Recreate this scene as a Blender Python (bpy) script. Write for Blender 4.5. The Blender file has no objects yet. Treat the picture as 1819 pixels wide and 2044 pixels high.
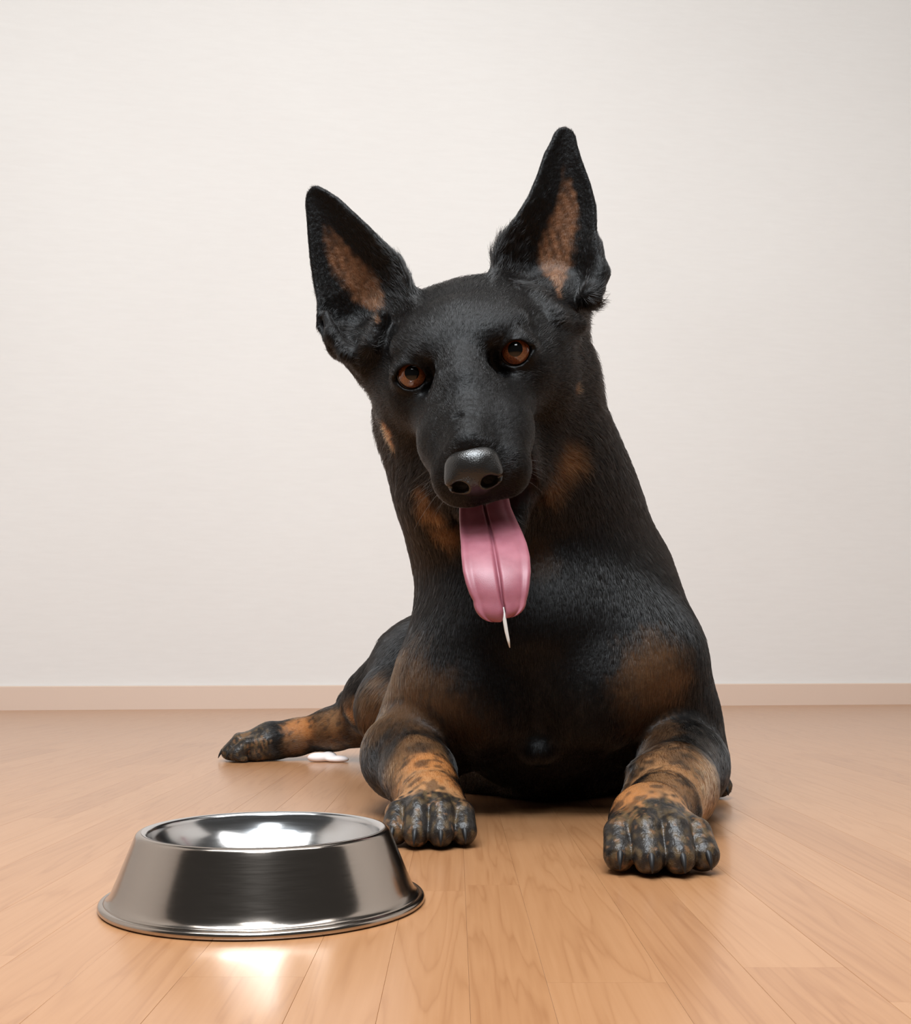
import bpy, bmesh, math, random
import numpy as np
from mathutils import Vector, Matrix

random.seed(7)
RNG = np.random.default_rng(7)
C = bpy.context.scene.collection

# ------------------------------------------------------------------ camera
FPX, HX, HY, CAMH = 2200.0, 909.5, 1318.0, 0.15      # focal length in pixels of the 1819x2044 frame, horizon row, lens height
cam = bpy.data.cameras.new('camera')
cam.sensor_fit = 'HORIZONTAL'
cam.sensor_width = 36.0
cam.lens = FPX / 1819.0 * 36.0
cam.shift_y = (HY - 1022.0) / 1819.0
cam.clip_start = 0.02
camo = bpy.data.objects.new('camera', cam)
camo.location = (0, 0, CAMH)
camo.rotation_euler = (math.radians(90), 0, 0)
C.objects.link(camo)
bpy.context.scene.camera = camo

# ------------------------------------------------------------------ world, lights, exposure
sc = bpy.context.scene
sc.view_settings.view_transform = 'Standard'
sc.view_settings.look = 'None'
sc.view_settings.gamma = 1.0
sc.view_settings.use_curve_mapping = False
sc.view_settings.exposure = -0.12
w = bpy.data.worlds.new('world')
sc.world = w
w.use_nodes = True
w.node_tree.nodes['Background'].inputs[0].default_value = (1.0, 0.96, 0.92, 1)
w.node_tree.nodes['Background'].inputs[1].default_value = 0.06


def area(name, loc, target, sx, sy, power, col):
    l = bpy.data.lights.new(name, 'AREA')
    l.shape = 'RECTANGLE'
    l.size, l.size_y, l.energy, l.color = sx, sy, power, col
    o = bpy.data.objects.new(name, l)
    o.location = loc
    o.rotation_euler = (Vector(target) - Vector(loc)).to_track_quat('-Z', 'Y').to_euler()
    C.objects.link(o)
    return o


area('key_softbox', (-0.18, 0.05, 1.80), (0.06, 1.15, 0.30), 1.0, 0.6, 54, (0.87, 0.94, 1.0))
area('camera_side_lamp', (-0.05, -0.70, 1.60), (0.05, 1.0, 0.35), 0.5, 0.4, 9, (0.93, 0.97, 1.0))
area('wall_wash_fill', (0.1, 0.25, 2.9), (0.0, 3.5, 0.6), 3.6, 1.2, 90, (1.0, 0.99, 0.98))  # unseen area fill, added to light the back wall evenly
area('overhead_room_fill', (0.0, 1.6, 2.9), (0.0, 1.9, 0.0), 2.6, 1.0, 12, (1.0, 0.98, 0.96))  # unseen soft fill from above, lifts the ambient level

# ------------------------------------------------------------------ helpers


def P(px, py, d):
    """The point at depth d that stands on the photograph's pixel (px, py)."""
    return np.array([(px - HX) / FPX * d, d, CAMH - (py - HY) / FPX * d])


def nodes(name):
    m = bpy.data.materials.new(name)
    m.use_nodes = True
    nt = m.node_tree
    return m, nt, nt.nodes['Principled BSDF']


def simple_mat(name, col, rough=0.5, metal=0.0, spec=0.5, coat=0.0, sss=0.0):
    m, nt, b = nodes(name)
    b.inputs['Base Color'].default_value = (*col, 1)
    b.inputs['Roughness'].default_value = rough
    b.inputs['Metallic'].default_value = metal
    b.inputs['Specular IOR Level'].default_value = spec
    if coat:
        b.inputs['Coat Weight'].default_value = coat
        b.inputs['Coat Roughness'].default_value = 0.03
    if sss:
        b.inputs['Subsurface Weight'].default_value = sss
        b.inputs['Subsurface Radius'].default_value = (0.006, 0.002, 0.0015)
    return m


def N(nt, typ, **kw):
    n = nt.nodes.new(typ)
    for k, v in kw.items():
        if k in n.inputs:
            n.inputs[k].default_value = v
        else:
            setattr(n, k, v)
    return n


def link(nt, a, ao, b, bi):
    nt.links.new(a.outputs[ao], b.inputs[bi])


def ramp(nt, stops):
    r = nt.nodes.new('ShaderNodeValToRGB')
    e = r.color_ramp.elements
    while len(e) < len(stops):
        e.new(0.5)
    for i, (p, c) in enumerate(stops):
        e[i].position = p
        e[i].color = (*c, 1)
    return r


def add_mesh(name, verts, faces, mat, parent=None, smooth=True, kind=None):
    me = bpy.data.meshes.new(name)
    verts = np.asarray(verts, dtype=np.float32)
    faces = [list(map(int, f)) for f in faces] if not isinstance(faces, np.ndarray) else faces.tolist()
    me.from_pydata(verts.tolist(), [], faces)
    me.update()
    if smooth:
        me.polygons.foreach_set('use_smooth', np.ones(len(me.polygons), dtype=bool))
    if mat:
        me.materials.append(mat)
    o = bpy.data.objects.new(name, me)
    C.objects.link(o)
    if parent is not None:
        o.parent = parent
    if kind:
        o['kind'] = kind
    return o


def empty(name, loc, label, cat, group=None):
    o = bpy.data.objects.new(name, None)
    o.location = loc
    o.empty_display_size = 0.05
    o['label'] = label
    o['category'] = cat
    if group:
        o['group'] = group
    C.objects.link(o)
    return o


def box_geo(x0, x1, y0, y1, z0, z1, bev=0.0, ends=1.0):
    """A slab whose upper edges are chamfered by bev."""
    b, e = bev, bev * ends
    v = [(x0, y0, z0), (x1, y0, z0), (x1, y1, z0), (x0, y1, z0),
         (x0, y0, z1 - b), (x1, y0, z1 - b), (x1, y1, z1 - b), (x0, y1, z1 - b),
         (x0 + b, y0 + e, z1), (x1 - b, y0 + e, z1), (x1 - b, y1 - e, z1), (x0 + b, y1 - e, z1)]
    f = [(3, 2, 1, 0), (0, 1, 5, 4), (1, 2, 6, 5), (2, 3, 7, 6), (3, 0, 4, 7),
         (4, 5, 9, 8), (5, 6, 10, 9), (6, 7, 11, 10), (7, 4, 8, 11), (8, 9, 10, 11)]
    return v, f


def lathe(prof, seg=128, closed=False):
    """Surface of revolution of [(r, z), ...] about z."""
    v, f = [], []
    n = len(prof)
    for i in range(seg):
        a = 2 * math.pi * i / seg
        ca, sa = math.cos(a), math.sin(a)
        for r, z in prof:
            v.append((r * ca, r * sa, z))
    m = n if closed else n - 1
    for i in range(seg):
        j = (i + 1) % seg
        for k in range(m):
            k2 = (k + 1) % n
            f.append((i * n + k, j * n + k, j * n + k2, i * n + k2))
    return v, f


# ------------------------------------------------------------------ materials of the room


def wood_material(name):
    m, nt, b = nodes(name)
    tc = N(nt, 'ShaderNodeTexCoord')
    oi = N(nt, 'ShaderNodeObjectInfo')
    geo = N(nt, 'ShaderNodeNewGeometry')
    # every plank reads its own piece of grain: position plus an offset from the object's random number
    mul = N(nt, 'ShaderNodeMath', operation='MULTIPLY')
    mul.inputs[1].default_value = 37.0
    link(nt, oi, 'Random', mul, 0)
    comb = N(nt, 'ShaderNodeCombineXYZ')
    link(nt, mul, 0, comb, 0)
    link(nt, mul, 0, comb, 1)
    add = N(nt, 'ShaderNodeVectorMath', operation='ADD')
    link(nt, geo, 'Position', add, 0)
    link(nt, comb, 0, add, 1)
    mp = N(nt, 'ShaderNodeMapping')
    mp.inputs['Scale'].default_value = (26, 1.5, 26)
    link(nt, add, 0, mp, 'Vector')
    n1 = N(nt, 'ShaderNodeTexNoise', Scale=1.0, Detail=3.0, Roughness=0.5, Distortion=0.6)
    link(nt, mp, 0, n1, 'Vector')
    # growth rings: bands of the slow noise
    k = N(nt, 'ShaderNodeMath', operation='MULTIPLY')
    k.inputs[1].default_value = 9.0
    link(nt, n1, 0, k, 0)
    fr = N(nt, 'ShaderNodeMath', operation='FRACT')
    link(nt, k, 0, fr, 0)
    rr = ramp(nt, [(0.0, (0.24, 0.24, 0.24)), (0.14, (0.46, 0.46, 0.46)), (0.70, (0.64, 0.64, 0.64)), (0.90, (0.5, 0.5, 0.5)), (1.0, (0.24, 0.24, 0.24))])
    link(nt, fr, 0, rr, 0)
    mp2 = N(nt, 'ShaderNodeMapping')
    mp2.inputs['Scale'].default_value = (420, 9, 420)
    link(nt, add, 0, mp2, 'Vector')
    n2 = N(nt, 'ShaderNodeTexNoise', Scale=1.0, Detail=2.0)
    link(nt, mp2, 0, n2, 'Vector')
    mixf = N(nt, 'ShaderNodeMix', data_type='FLOAT')
    mixf.inputs[0].default_value = 0.35
    link(nt, rr, 0, mixf, 2)
    link(nt, n2, 0, mixf, 3)
    # plank tone
    tone = N(nt, 'ShaderNodeMath', operation='MULTIPLY_ADD')
    tone.inputs[1].default_value = 0.26
    tone.inputs[2].default_value = -0.13
    link(nt, oi, 'Random', tone, 0)
    sm = N(nt, 'ShaderNodeMath', operation='ADD')
    link(nt, mixf, 0, sm, 0)
    link(nt, tone, 0, sm, 1)
    cr = ramp(nt, [(0.05, (0.31, 0.134, 0.053)), (0.5, (0.41, 0.200, 0.089)), (0.95, (0.48, 0.250, 0.122))])
    link(nt, sm, 0, cr, 0)
    link(nt, cr, 0, b, 'Base Color')
    b.inputs['Roughness'].default_value = 0.36
    b.inputs['Specular IOR Level'].default_value = 0.5
    b.inputs['Coat Weight'].default_value = 0.35
    b.inputs['Coat Roughness'].default_value = 0.16
    bp = N(nt, 'ShaderNodeBump', Strength=0.05, Distance=0.001)
    link(nt, n2, 0, bp, 'Height')
    link(nt, bp, 0, b, 'Normal')
    return m


def wall_material():
    m, nt, b = nodes('painted_wallpaper')
    geo = N(nt, 'ShaderNodeNewGeometry')
    mp = N(nt, 'ShaderNodeMapping')
    mp.inputs['Scale'].default_value = (14, 14, 90)
    link(nt, geo, 'Position', mp, 'Vector')
    n1 = N(nt, 'ShaderNodeTexNoise', Scale=1.0, Detail=4.0)
    link(nt, mp, 0, n1, 'Vector')
    n2 = N(nt, 'ShaderNodeTexNoise', Scale=1.3, Detail=2.0)
    link(nt, geo, 'Position', n2, 'Vector')
    mx = N(nt, 'ShaderNodeMix', data_type='FLOAT')
    mx.inputs[0].default_value = 0.6
    link(nt, n1, 0, mx, 2)
    link(nt, n2, 0, mx, 3)
    cr = ramp(nt, [(0.3, (0.752, 0.738, 0.716)), (0.7, (0.792, 0.783, 0.762))])
    link(nt, mx, 0, cr, 0)
    link(nt, cr, 0, b, 'Base Color')
    b.inputs['Roughness'].default_value = 0.85
    b.inputs['Specular IOR Level'].default_value = 0.2
    bp = N(nt, 'ShaderNodeBump', Strength=0.12, Distance=0.002)
    link(nt, n1, 0, bp, 'Height')
    link(nt, bp, 0, b, 'Normal')
    return m


M_WOOD = wood_material('beech_plank')
M_WALL = wall_material()
M_BASE = simple_mat('baseboard_paint', (0.70, 0.55, 0.45), 0.45)
M_GAP = simple_mat('plank_gap', (0.34, 0.175, 0.08), 0.7)

# ------------------------------------------------------------------ room: wall, baseboard, floor
WL, WR = P(0, 1418, 3.3), P(1819, 1406, 3.75)
yaw = math.atan2(WR[1] - WL[1], WR[0] - WL[0])
wdir = Vector((math.cos(yaw), math.sin(yaw), 0))
wn = Vector((-math.sin(yaw), math.cos(yaw), 0))
wc = (Vector(WL) + Vector(WR)) / 2
wc.z = 0


def oriented_box(name, along0, along1, n0, n1, z0, z1, mat, bev=0.0, kind='structure'):
    v, f = box_geo(along0, along1, n0, n1, z0, z1, bev)
    v = [tuple(wc + wdir * a + wn * b + Vector((0, 0, z))) for a, b, z in v]
    return add_mesh(name, v, f, mat, smooth=False, kind=kind)


oriented_box('wall_back', -4.2, 4.2, 0.012, 0.14, 0.0, 3.0, M_WALL)
v, f = box_geo(-2.45, -2.32, -0.15, 4.0, 0.0, 3.0)
add_mesh('wall_left', v, f, M_WALL, smooth=False, kind='structure')
v, f = box_geo(2.62, 2.75, 0.55, 4.4, 0.0, 3.0)
add_mesh('wall_right', v, f, M_WALL, smooth=False, kind='structure')
v, f = box_geo(-2.325, -2.306, -0.15, 3.15, 0.0, 0.0725, 0.003)
add_mesh('baseboard_left', v, f, M_BASE, smooth=False, kind='structure')
v, f = box_geo(2.606, 2.625, 0.55, 3.85, 0.0, 0.0725, 0.003)
add_mesh('baseboard_right', v, f, M_BASE, smooth=False, kind='structure')
oriented_box('baseboard_back', -4.2, 4.2, -0.002, 0.0125, 0.0, 0.0725, M_BASE, bev=0.003)

ft = -0.0035
v, f = box_geo(-3.0, 3.4, -1.2, 4.6, -0.03, ft)
floor = add_mesh('floor', v, f, M_GAP, smooth=False, kind='structure')
edges = [-0.130, -0.0715, -0.033, 0.0063, 0.0425, 0.0985]
while edges[0] > -1.9:
    edges.insert(0, edges[0] - random.choice((0.042, 0.05, 0.056)))
while edges[-1] < 2.2:
    edges.append(edges[-1] + random.choice((0.042, 0.05, 0.056)))
near, far = [], []
for i in range(len(edges) - 1):
    y = -0.6 - random.random() * 0.5
    x0, x1 = edges[i], edges[i + 1]
    while y < 4.2:
        L = random.uniform(0.34, 0.62)
        y1 = min(y + L, 4.2)
        if x0 < 0.0063 - 1e-6 or x0 > 0.02 or True:
            pl = (x0, x1, y, y1)
        xm, ym = (x0 + x1) / 2, (y + y1) / 2
        inview = y1 > 0.42 and abs(xm) < 0.43 * max(y1, 0.42) + 0.05
        (near if inview and ym < 1.9 else far).append(pl)
        y = y1
near.sort(key=lambda p: (p[2] + p[3]))
far += near[300:]
near = near[:300]
G, BV = 0.00004, 0.00013
for pl in near:
    v, f = box_geo(pl[0] + G, pl[1] - G, pl[2] + G, pl[3] - G, ft, 0.0, BV, 0.05)
    o = add_mesh('plank', v, f, M_WOOD, parent=floor, smooth=False)
fv, ff = [], []
for pl in far:
    v, f = box_geo(pl[0] + G, pl[1] - G, pl[2] + G, pl[3] - G, ft, 0.0, BV, 0.05)
    k = len(fv)
    fv += v
    ff += [tuple(i + k for i in q) for q in f]
add_mesh('planking', fv, ff, M_WOOD, parent=floor, smooth=False, kind='stuff')

# ------------------------------------------------------------------ steel bowl


def steel(name, rough, col=(0.60, 0.585, 0.57)):
    m, nt, b = nodes(name)
    tc = N(nt, 'ShaderNodeTexCoord')
    mp = N(nt, 'ShaderNodeMapping')
    mp.inputs['Scale'].default_value = (60, 60, 900)
    link(nt, tc, 'Object', mp, 'Vector')
    n = N(nt, 'ShaderNodeTexNoise', Scale=1.0, Detail=3.0)
    link(nt, mp, 0, n, 'Vector')
    r = N(nt, 'ShaderNodeMapRange')
    r.inputs['To Min'].default_value = rough * 0.8
    r.inputs['To Max'].default_value = rough * 1.25
    link(nt, n, 0, r, 0)
    link(nt, r, 0, b, 'Roughness')
    bp = N(nt, 'ShaderNodeBump', Strength=0.012, Distance=0.0003)
    link(nt, n, 0, bp, 'Height')
    link(nt, bp, 0, b, 'Normal')
    b.inputs['Base Color'].default_value = (*col, 1)
    b.inputs['Metallic'].default_value = 1.0
    return m


M_STEEL = steel('brushed_steel', 0.16, (0.43, 0.38, 0.335))
M_STEEL_IN = steel('polished_steel', 0.17, (0.66, 0.665, 0.67))
bowl = empty('dog_bowl', (-0.1187, 0.686, 0), 'round brushed steel dog bowl with flared base on the floor in front of the dog', 'bowl')


def arc(cx, cz, r, a0, a1, n):
    return [(cx + r * math.cos(math.radians(a0 + (a1 - a0) * i / n)), cz + r * math.sin(math.radians(a0 + (a1 - a0) * i / n))) for i in range(n + 1)]


outer = [(0.0968, 0.0046), (0.0952, 0.0054), (0.0937, 0.0068), (0.0924, 0.0090), (0.0908, 0.0125), (0.0893, 0.0160), (0.0868, 0.0220), (0.0835, 0.0300), (0.0800, 0.0385), (0.0789, 0.0412)]
outer += arc(0.0746, 0.0422, 0.0036, 22, 100, 8)
shell_in = [(r - 0.0010, z - 0.0006) for r, z in outer][::-1]
v, f = lathe(outer + shell_in, closed=True)
add_mesh('outer_wall', v, f, M_STEEL, bowl)
inner = arc(0.0743, 0.0422, 0.0037, 92, 180, 8) + [(0.0698, 0.0388), (0.0655, 0.0320), (0.0590, 0.0245), (0.052, 0.0175), (0.044, 0.0125), (0.03, 0.0105), (0.0002, 0.0100)]
inner_b = [(max(r + 0.0006, 0.0002), z - 0.0010) for r, z in inner][::-1]
v, f = lathe(inner + inner_b)
add_mesh('basin', v, f, M_STEEL_IN, bowl)
fl = [(0.0955, 0.0050)] + arc(0.0972, 0.0024, 0.0024, 100, -90, 10) + [(0.0950, 0.0002), (0.0936, 0.0026)]
v, f = lathe(fl, closed=True)
add_mesh('base_rim', v, f, M_STEEL, bowl)

# ------------------------------------------------------------------ signed distance toolkit for the dog
F32 = np.float32
OPS_MARGIN = 0.06


def smin(a, b, k):
    if k <= 0:
        return np.minimum(a, b)
    h = np.clip(0.5 + 0.5 * (b - a) / k, 0, 1)
    return b + (a - b) * h - k * h * (1 - h)


def smax(a, b, k):
    return -smin(-a, -b, k)


class Op:
    __slots__ = ('mode', 'k', 'lo', 'hi', 'fn')

    def __init__(self, fn, lo, hi, k, mode='u'):
        self.fn, self.k, self.mode = fn, k, mode
        self.lo = np.asarray(lo, F32) - OPS_MARGIN
        self.hi = np.asarray(hi, F32) + OPS_MARGIN


def cone(a, b, ra, rb, k=0.02, mode='u', flat=None):
    """Round cone from a to b; flat=(axis, s) squashes it along a unit axis by the factor s."""
    a, b = np.asarray(a, F32), np.asarray(b, F32)
    ab = b - a
    L2 = float(ab @ ab) + 1e-12
    ax, s = (None, 1.0) if flat is None else (np.asarray(flat[0], F32) / np.linalg.norm(flat[0]), flat[1])

    def fn(Q):
        pa = Q - a
        t = np.clip(pa @ ab / L2, 0, 1)
        q = pa - t[:, None] * ab
        if ax is not None:
            q = q + ((1 / s - 1) * (q @ ax))[:, None] * ax
        return (np.sqrt((q * q).sum(1)) - (ra + (rb - ra) * t)) * min(1.0, s if s < 1 else 1.0)
    r = max(ra, rb) * max(1.0, s)
    return Op(fn, np.minimum(a, b) - r, np.maximum(a, b) + r, k, mode)


def ell(c, r, R=None, k=0.02, mode='u'):
    c, r = np.asarray(c, F32), np.asarray(r, F32)
    R = np.eye(3, dtype=F32) if R is None else np.asarray(R, F32)     # columns are the axes

    def fn(Q):
        q = (Q - c) @ R
        k0 = np.sqrt(((q / r) ** 2).sum(1))
        k1 = np.sqrt(((q / (r * r)) ** 2).sum(1)) + 1e-9
        return np.where(k0 < 1e-3, -r.min(), k0 * (k0 - 1) / k1)
    m = np.abs(R) @ r
    return Op(fn, c - m, c + m, k, mode)


def chain(pts, k=0.01, k0=None, flat=None):
    """Round cones through [(point, radius), ...]; the first joins with k0."""
    out = []
    for i in range(len(pts) - 1):
        out.append(cone(pts[i][0], pts[i + 1][0], pts[i][1], pts[i + 1][1], k0 if (i == 0 and k0) else k, flat=flat))
    return out


def grp(ops, k, mode='u'):
    lo = np.min([o.lo for o in ops], 0) + OPS_MARGIN
    hi = np.max([o.hi for o in ops], 0) - OPS_MARGIN
    return Op(lambda Q: run(ops, Q), lo, hi, k, mode)


def run(ops, Q):
    lo, hi = Q.min(0), Q.max(0)
    f = np.full(len(Q), 0.5, F32)
    for o in ops:
        if (o.lo > hi).any() or (o.hi < lo).any():
            continue
        d = o.fn(Q).astype(F32)
        if o.mode == 'u':
            f = smin(f, d, o.k)
        elif o.mode == 's':
            f = smax(f, -d, o.k)
        else:
            f = smax(f, d, o.k)
    return f


def run_chunks(ops, Q, n=6000):
    out = np.empty(len(Q), F32)
    for i in range(0, len(Q), n):
        out[i:i + n] = run(ops, Q[i:i + n])
    return out


def polygonise(ops, xs, ys, zs, B=6, newton=2, safe=1.5):
    """Surface nets on a (non-uniform) grid, only in blocks near the surface. -> verts, quads, normals"""
    def pad(a):
        n = (len(a) - 1) % B
        if n:
            a = np.concatenate([a, a[-1] + (a[-1] - a[-2]) * np.arange(1, B - n + 1)])
        return a.astype(F32)
    xs, ys, zs = pad(xs), pad(ys), pad(zs)
    nx, ny, nz = len(xs), len(ys), len(zs)
    bx, by, bz = (nx - 1) // B, (ny - 1) // B, (nz - 1) // B
    mid = lambda a, nb: (a[0:nb * B:B] + a[B:nb * B + 1:B]) / 2
    ext = lambda a, nb: (a[B:nb * B + 1:B] - a[0:nb * B:B]) / 2
    X, Y, Z = np.meshgrid(mid(xs, bx), mid(ys, by), mid(zs, bz), indexing='ij')
    EX, EY, EZ = np.meshgrid(ext(xs, bx), ext(ys, by), ext(zs, bz), indexing='ij')
    cc = np.stack([X, Y, Z], -1).reshape(-1, 3).astype(F32)
    half = np.sqrt(EX ** 2 + EY ** 2 + EZ ** 2).ravel()
    # coarse pass in compact groups
    f0 = np.empty(len(cc), F32)
    ids = np.arange(len(cc)).reshape(bx, by, bz)
    for i in range(0, bx, 8):
        for j in range(0, by, 8):
            for k in range(0, bz, 8):
                s = ids[i:i + 8, j:j + 8, k:k + 8].ravel()
                f0[s] = run(ops, cc[s])
    act = np.abs(f0) < half * safe
    Fd = np.repeat(np.repeat(np.repeat(np.where(f0.reshape(bx, by, bz) > 0, F32(1), F32(-1)), B, 0), B, 1), B, 2)
    Fd = np.pad(Fd, ((0, 1), (0, 1), (0, 1)), mode='edge')
    flat = Fd.ravel()
    sx, sy = ny * nz, nz
    bi = np.argwhere(act.reshape(bx, by, bz))
    # sort blocks into compact groups of 4x4x4
    key = (bi[:, 0] // 4) * 10 ** 8 + (bi[:, 1] // 4) * 10 ** 4 + bi[:, 2] // 4
    o = np.argsort(key, kind='stable')
    bi, key = bi[o], key[o]
    cuts = np.flatnonzero(np.diff(key)) + 1
    g = np.arange(B + 1)
    GI, GJ, GK = [a.ravel() for a in np.meshgrid(g, g, g, indexing='ij')]
    for blk in np.split(bi, cuts):
        I = (blk[:, 0:1] * B + GI).ravel()
        J = (blk[:, 1:2] * B + GJ).ravel()
        K = (blk[:, 2:3] * B + GK).ravel()
        flat[I * sx + J * sy + K] = run(ops, np.stack([xs[I], ys[J], zs[K]], 1))
    g = np.arange(B)
    GI, GJ, GK = [a.ravel() for a in np.meshgrid(g, g, g, indexing='ij')]
    I = (bi[:, 0:1] * B + GI).ravel()
    J = (bi[:, 1:2] * B + GJ).ravel()
    K = (bi[:, 2:3] * B + GK).ravel()
    cid = I * sx + J * sy + K
    offs = [(a, b, c) for a in (0, 1) for b in (0, 1) for c in (0, 1)]
    neg = np.zeros(len(cid), np.int8)
    for a, b, c in offs:
        neg += flat[cid + a * sx + b * sy + c] < 0
    m = (neg > 0) & (neg < 8)
    cid, I, J, K = cid[m], I[m], J[m], K[m]
    o = np.argsort(cid)
    cid, I, J, K = cid[o], I[o], J[o], K[o]
    val = {q: flat[cid + q[0] * sx + q[1] * sy + q[2]] for q in offs}
    acc = np.zeros((len(cid), 3), F32)
    cnt = np.zeros(len(cid), F32)
    for a in offs:
        for ax in range(3):
            if a[ax]:
                continue
            b = list(a)
            b[ax] = 1
            va, vb = val[a], val[tuple(b)]
            cr = (va < 0) != (vb < 0)
            t = np.where(cr, va / np.where(va - vb == 0, 1, va - vb), 0)
            p = np.tile(np.array(a, F32), (len(cid), 1))
            p[:, ax] = t
            acc += p * cr[:, None]
            cnt += cr
    q = acc / cnt[:, None]
    lerp = lambda arr, i, t: arr[i] + (arr[i + 1] - arr[i]) * t
    V = np.stack([lerp(xs, I, q[:, 0]), lerp(ys, J, q[:, 1]), lerp(zs, K, q[:, 2])], 1).astype(F32)
    quads = []
    find = lambda c: np.minimum(np.searchsorted(cid, c), len(cid) - 1)
    for ax, (s0, s1, s2) in enumerate(((sx, sy, 1), (sy, 1, sx), (1, sx, sy))):
        va = val[(0, 0, 0)]
        vb = val[tuple(1 if i == ax else 0 for i in range(3))]
        e = np.flatnonzero((va < 0) != (vb < 0))
        c = cid[e]
        n = [find(c), find(c - s1), find(c - s1 - s2), find(c - s2)]
        ok = (cid[n[1]] == c - s1) & (cid[n[2]] == c - s1 - s2) & (cid[n[3]] == c - s2)
        Q = np.stack(n, 1)[ok]
        flip = va[e][ok] < 0
        Q[~flip] = Q[~flip][:, ::-1]
        quads.append(Q)
    quads = np.concatenate(quads)
    order = np.lexsort((K // 24, J // 24, I // 24))
    V2 = V[order]
    eps = 0.0006

    def grad(Vs):
        G = np.empty((len(Vs), 3), F32)
        for a in range(3):
            d = np.zeros(3, F32)
            d[a] = eps
            G[:, a] = (run_chunks(ops, Vs + d) - run_chunks(ops, Vs - d)) / (2 * eps)
        return G
    for _ in range(newton):
        G = grad(V2)
        f = run_chunks(ops, V2)
        g2 = (G * G).sum(1)
        step = np.clip(f / np.maximum(g2, 0.2), -0.002, 0.002)
        V2 = V2 - step[:, None] * G
    G = grad(V2) if newton else np.zeros_like(V2)
    out, nrm = np.empty_like(V), np.empty_like(V)
    out[order] = V2
    nrm[order] = G / (np.linalg.norm(G, axis=1, keepdims=True) + 1e-9)
    return out, quads, nrm


_nk = RNG.normal(0, 1, (10, 3))
_nk /= np.linalg.norm(_nk, axis=1, keepdims=True)
_np = RNG.uniform(0, 6.28, 10)
_ns = RNG.uniform(0.6, 1.6, 10)


def noise(Q, size, seed=0):
    """Smooth noise in about -1..1 with features of the given size."""
    w = 2 * np.pi / size
    R = np.array(Matrix.Rotation(seed * 1.3 + 0.3, 3, Vector((1, 2 + seed, 3)).normalized()))
    Qr = (Q @ R)
    a = np.sin(Qr[:, :1] * w * 0.7 + 1.3 * np.sin(Qr[:, 1:2] * w * 0.6 + seed))[:, 0] * 0.35
    s = np.zeros(len(Q))
    for i in range(10):
        s += np.sin((Qr @ _nk[i]) * w * _ns[i] + _np[i] + seed * 2.1 + a * 2)
    return s / 3.6


# ------------------------------------------------------------------ the dog's skeleton
UNIT = 0.945 / FPX                                    # head units: one photograph pixel at the eyes' depth
H0 = P(925, 718, 0.945)
cdir = np.array([0, 0, CAMH]) - H0
cdir /= np.linalg.norm(cdir)
X0 = np.cross((0, 0, 1), cdir)
X0 /= np.linalg.norm(X0)
U0 = np.cross(cdir, X0)


def rot(axis, deg):
    return np.array(Matrix.Rotation(math.radians(deg), 3, axis))


PITCH, YAW, ROLL = 21.0, -6.0, 12.4
HR = np.stack([X0, U0, cdir], 1) @ rot('Z', ROLL) @ rot('Y', YAW) @ rot('X', PITCH)


def hp(x, y, z):
    """Head-local point (x to the viewer's right, y up, z along the muzzle) in the world."""
    return H0 + HR @ (np.array([x, y, z]) * UNIT)


def hcone(a, b, ra, rb, k=20, mode='u', flat=None):
    fl = None if flat is None else (HR @ np.array(flat[0], float), flat[1])
    return cone(hp(*a), hp(*b), ra * UNIT, rb * UNIT, k * UNIT, mode, fl)


def hell(c, r, k=20, mode='u', R=None):
    M = HR if R is None else HR @ R
    return ell(hp(*c), np.array(r) * UNIT, M, k * UNIT, mode)


EYE = (106, -6, 8)
EYE_R = 33.0
head = [hell((0, 2, -140), (172, 92, 160), 1), hcone((0, 34, -60), (0, -14, 90), 60, 46, 40)]
for s in (-1, 1):
    head += [
        hell((s * 58, 36, -50), (76, 44, 84), 40),                      # frontal bone
        hcone((s * 78, 42, -16), (s * 116, 42, -30), 11, 14, 26),        # brow
        hcone((s * 124, -46, -20), (s * 176, -30, -140), 44, 54, 45),    # zygomatic arch
        hell((s * 138, -110, -115), (84, 96, 110), 50),                  # cheek
        hell((158 * s + 4, -158 - 28 * (s < 0), -196), (94, 108, 90), 50), # ruff
    ]
head += [hcone((0, -20, 10), (0, -64, 250), 58, 38, 45, flat=((0, 1, 0), 0.9))]     # bridge
for s in (-1, 1):
    head += [hcone((s * 82, -84, -30), (s * 54, -102, 150), 54, 50, 80),             # side of the muzzle
             hcone((s * 56 + 5, -102, 150), (s * 46 + 8, -122, 236), 52, 48, 35),            # flews
             hell((s * 42 + 8, -140, 248), (48, 46, 44), 20)]
head += [hell((-12, -18, 218), (11, 7, 5), 7, 's'), hell((22, -18, 224), (5, 8, 11), 7, 's')]
head += [hcone((0, -90, 232), (0, -134, 264), 48, 44, 25),
         hcone((0, -160, 270), (0, -196, 300), 4, 6, 8, 's')]                           # philtrum
for s in (-1, 1):
    ex, ey, ez = s * EYE[0], EYE[1], EYE[2]
    gz = rot('X', -14) @ rot('Y', s * 14) @ rot('Z', s * 6)
    head += [hell((ex - s * 38, ey - 4, ez + 40), (15, 24, 16), 34, 's'),             # inner hollow
             hell((ex, ey + 4, ez - 1), (44, 40, 41), 16),                                # lids
             hell((ex + s * 1, ey + 9, ez + 29), (29, 24, 44), 4, 's', R=gz),
             hcone((ex + s * 24, ey + 7, ez + 34), (ex + s * 34, ey + 8, ez + 22), 9, 6, 5, 's'),            # opening
             hcone((ex - s * 30, ey - 4, ez + 30), (ex - s * 20, ey + 2, ez + 34), 6, 8, 4, 's'),
             hell((ex, ey, ez), (34, 34, 34), 3, 's')]
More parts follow.
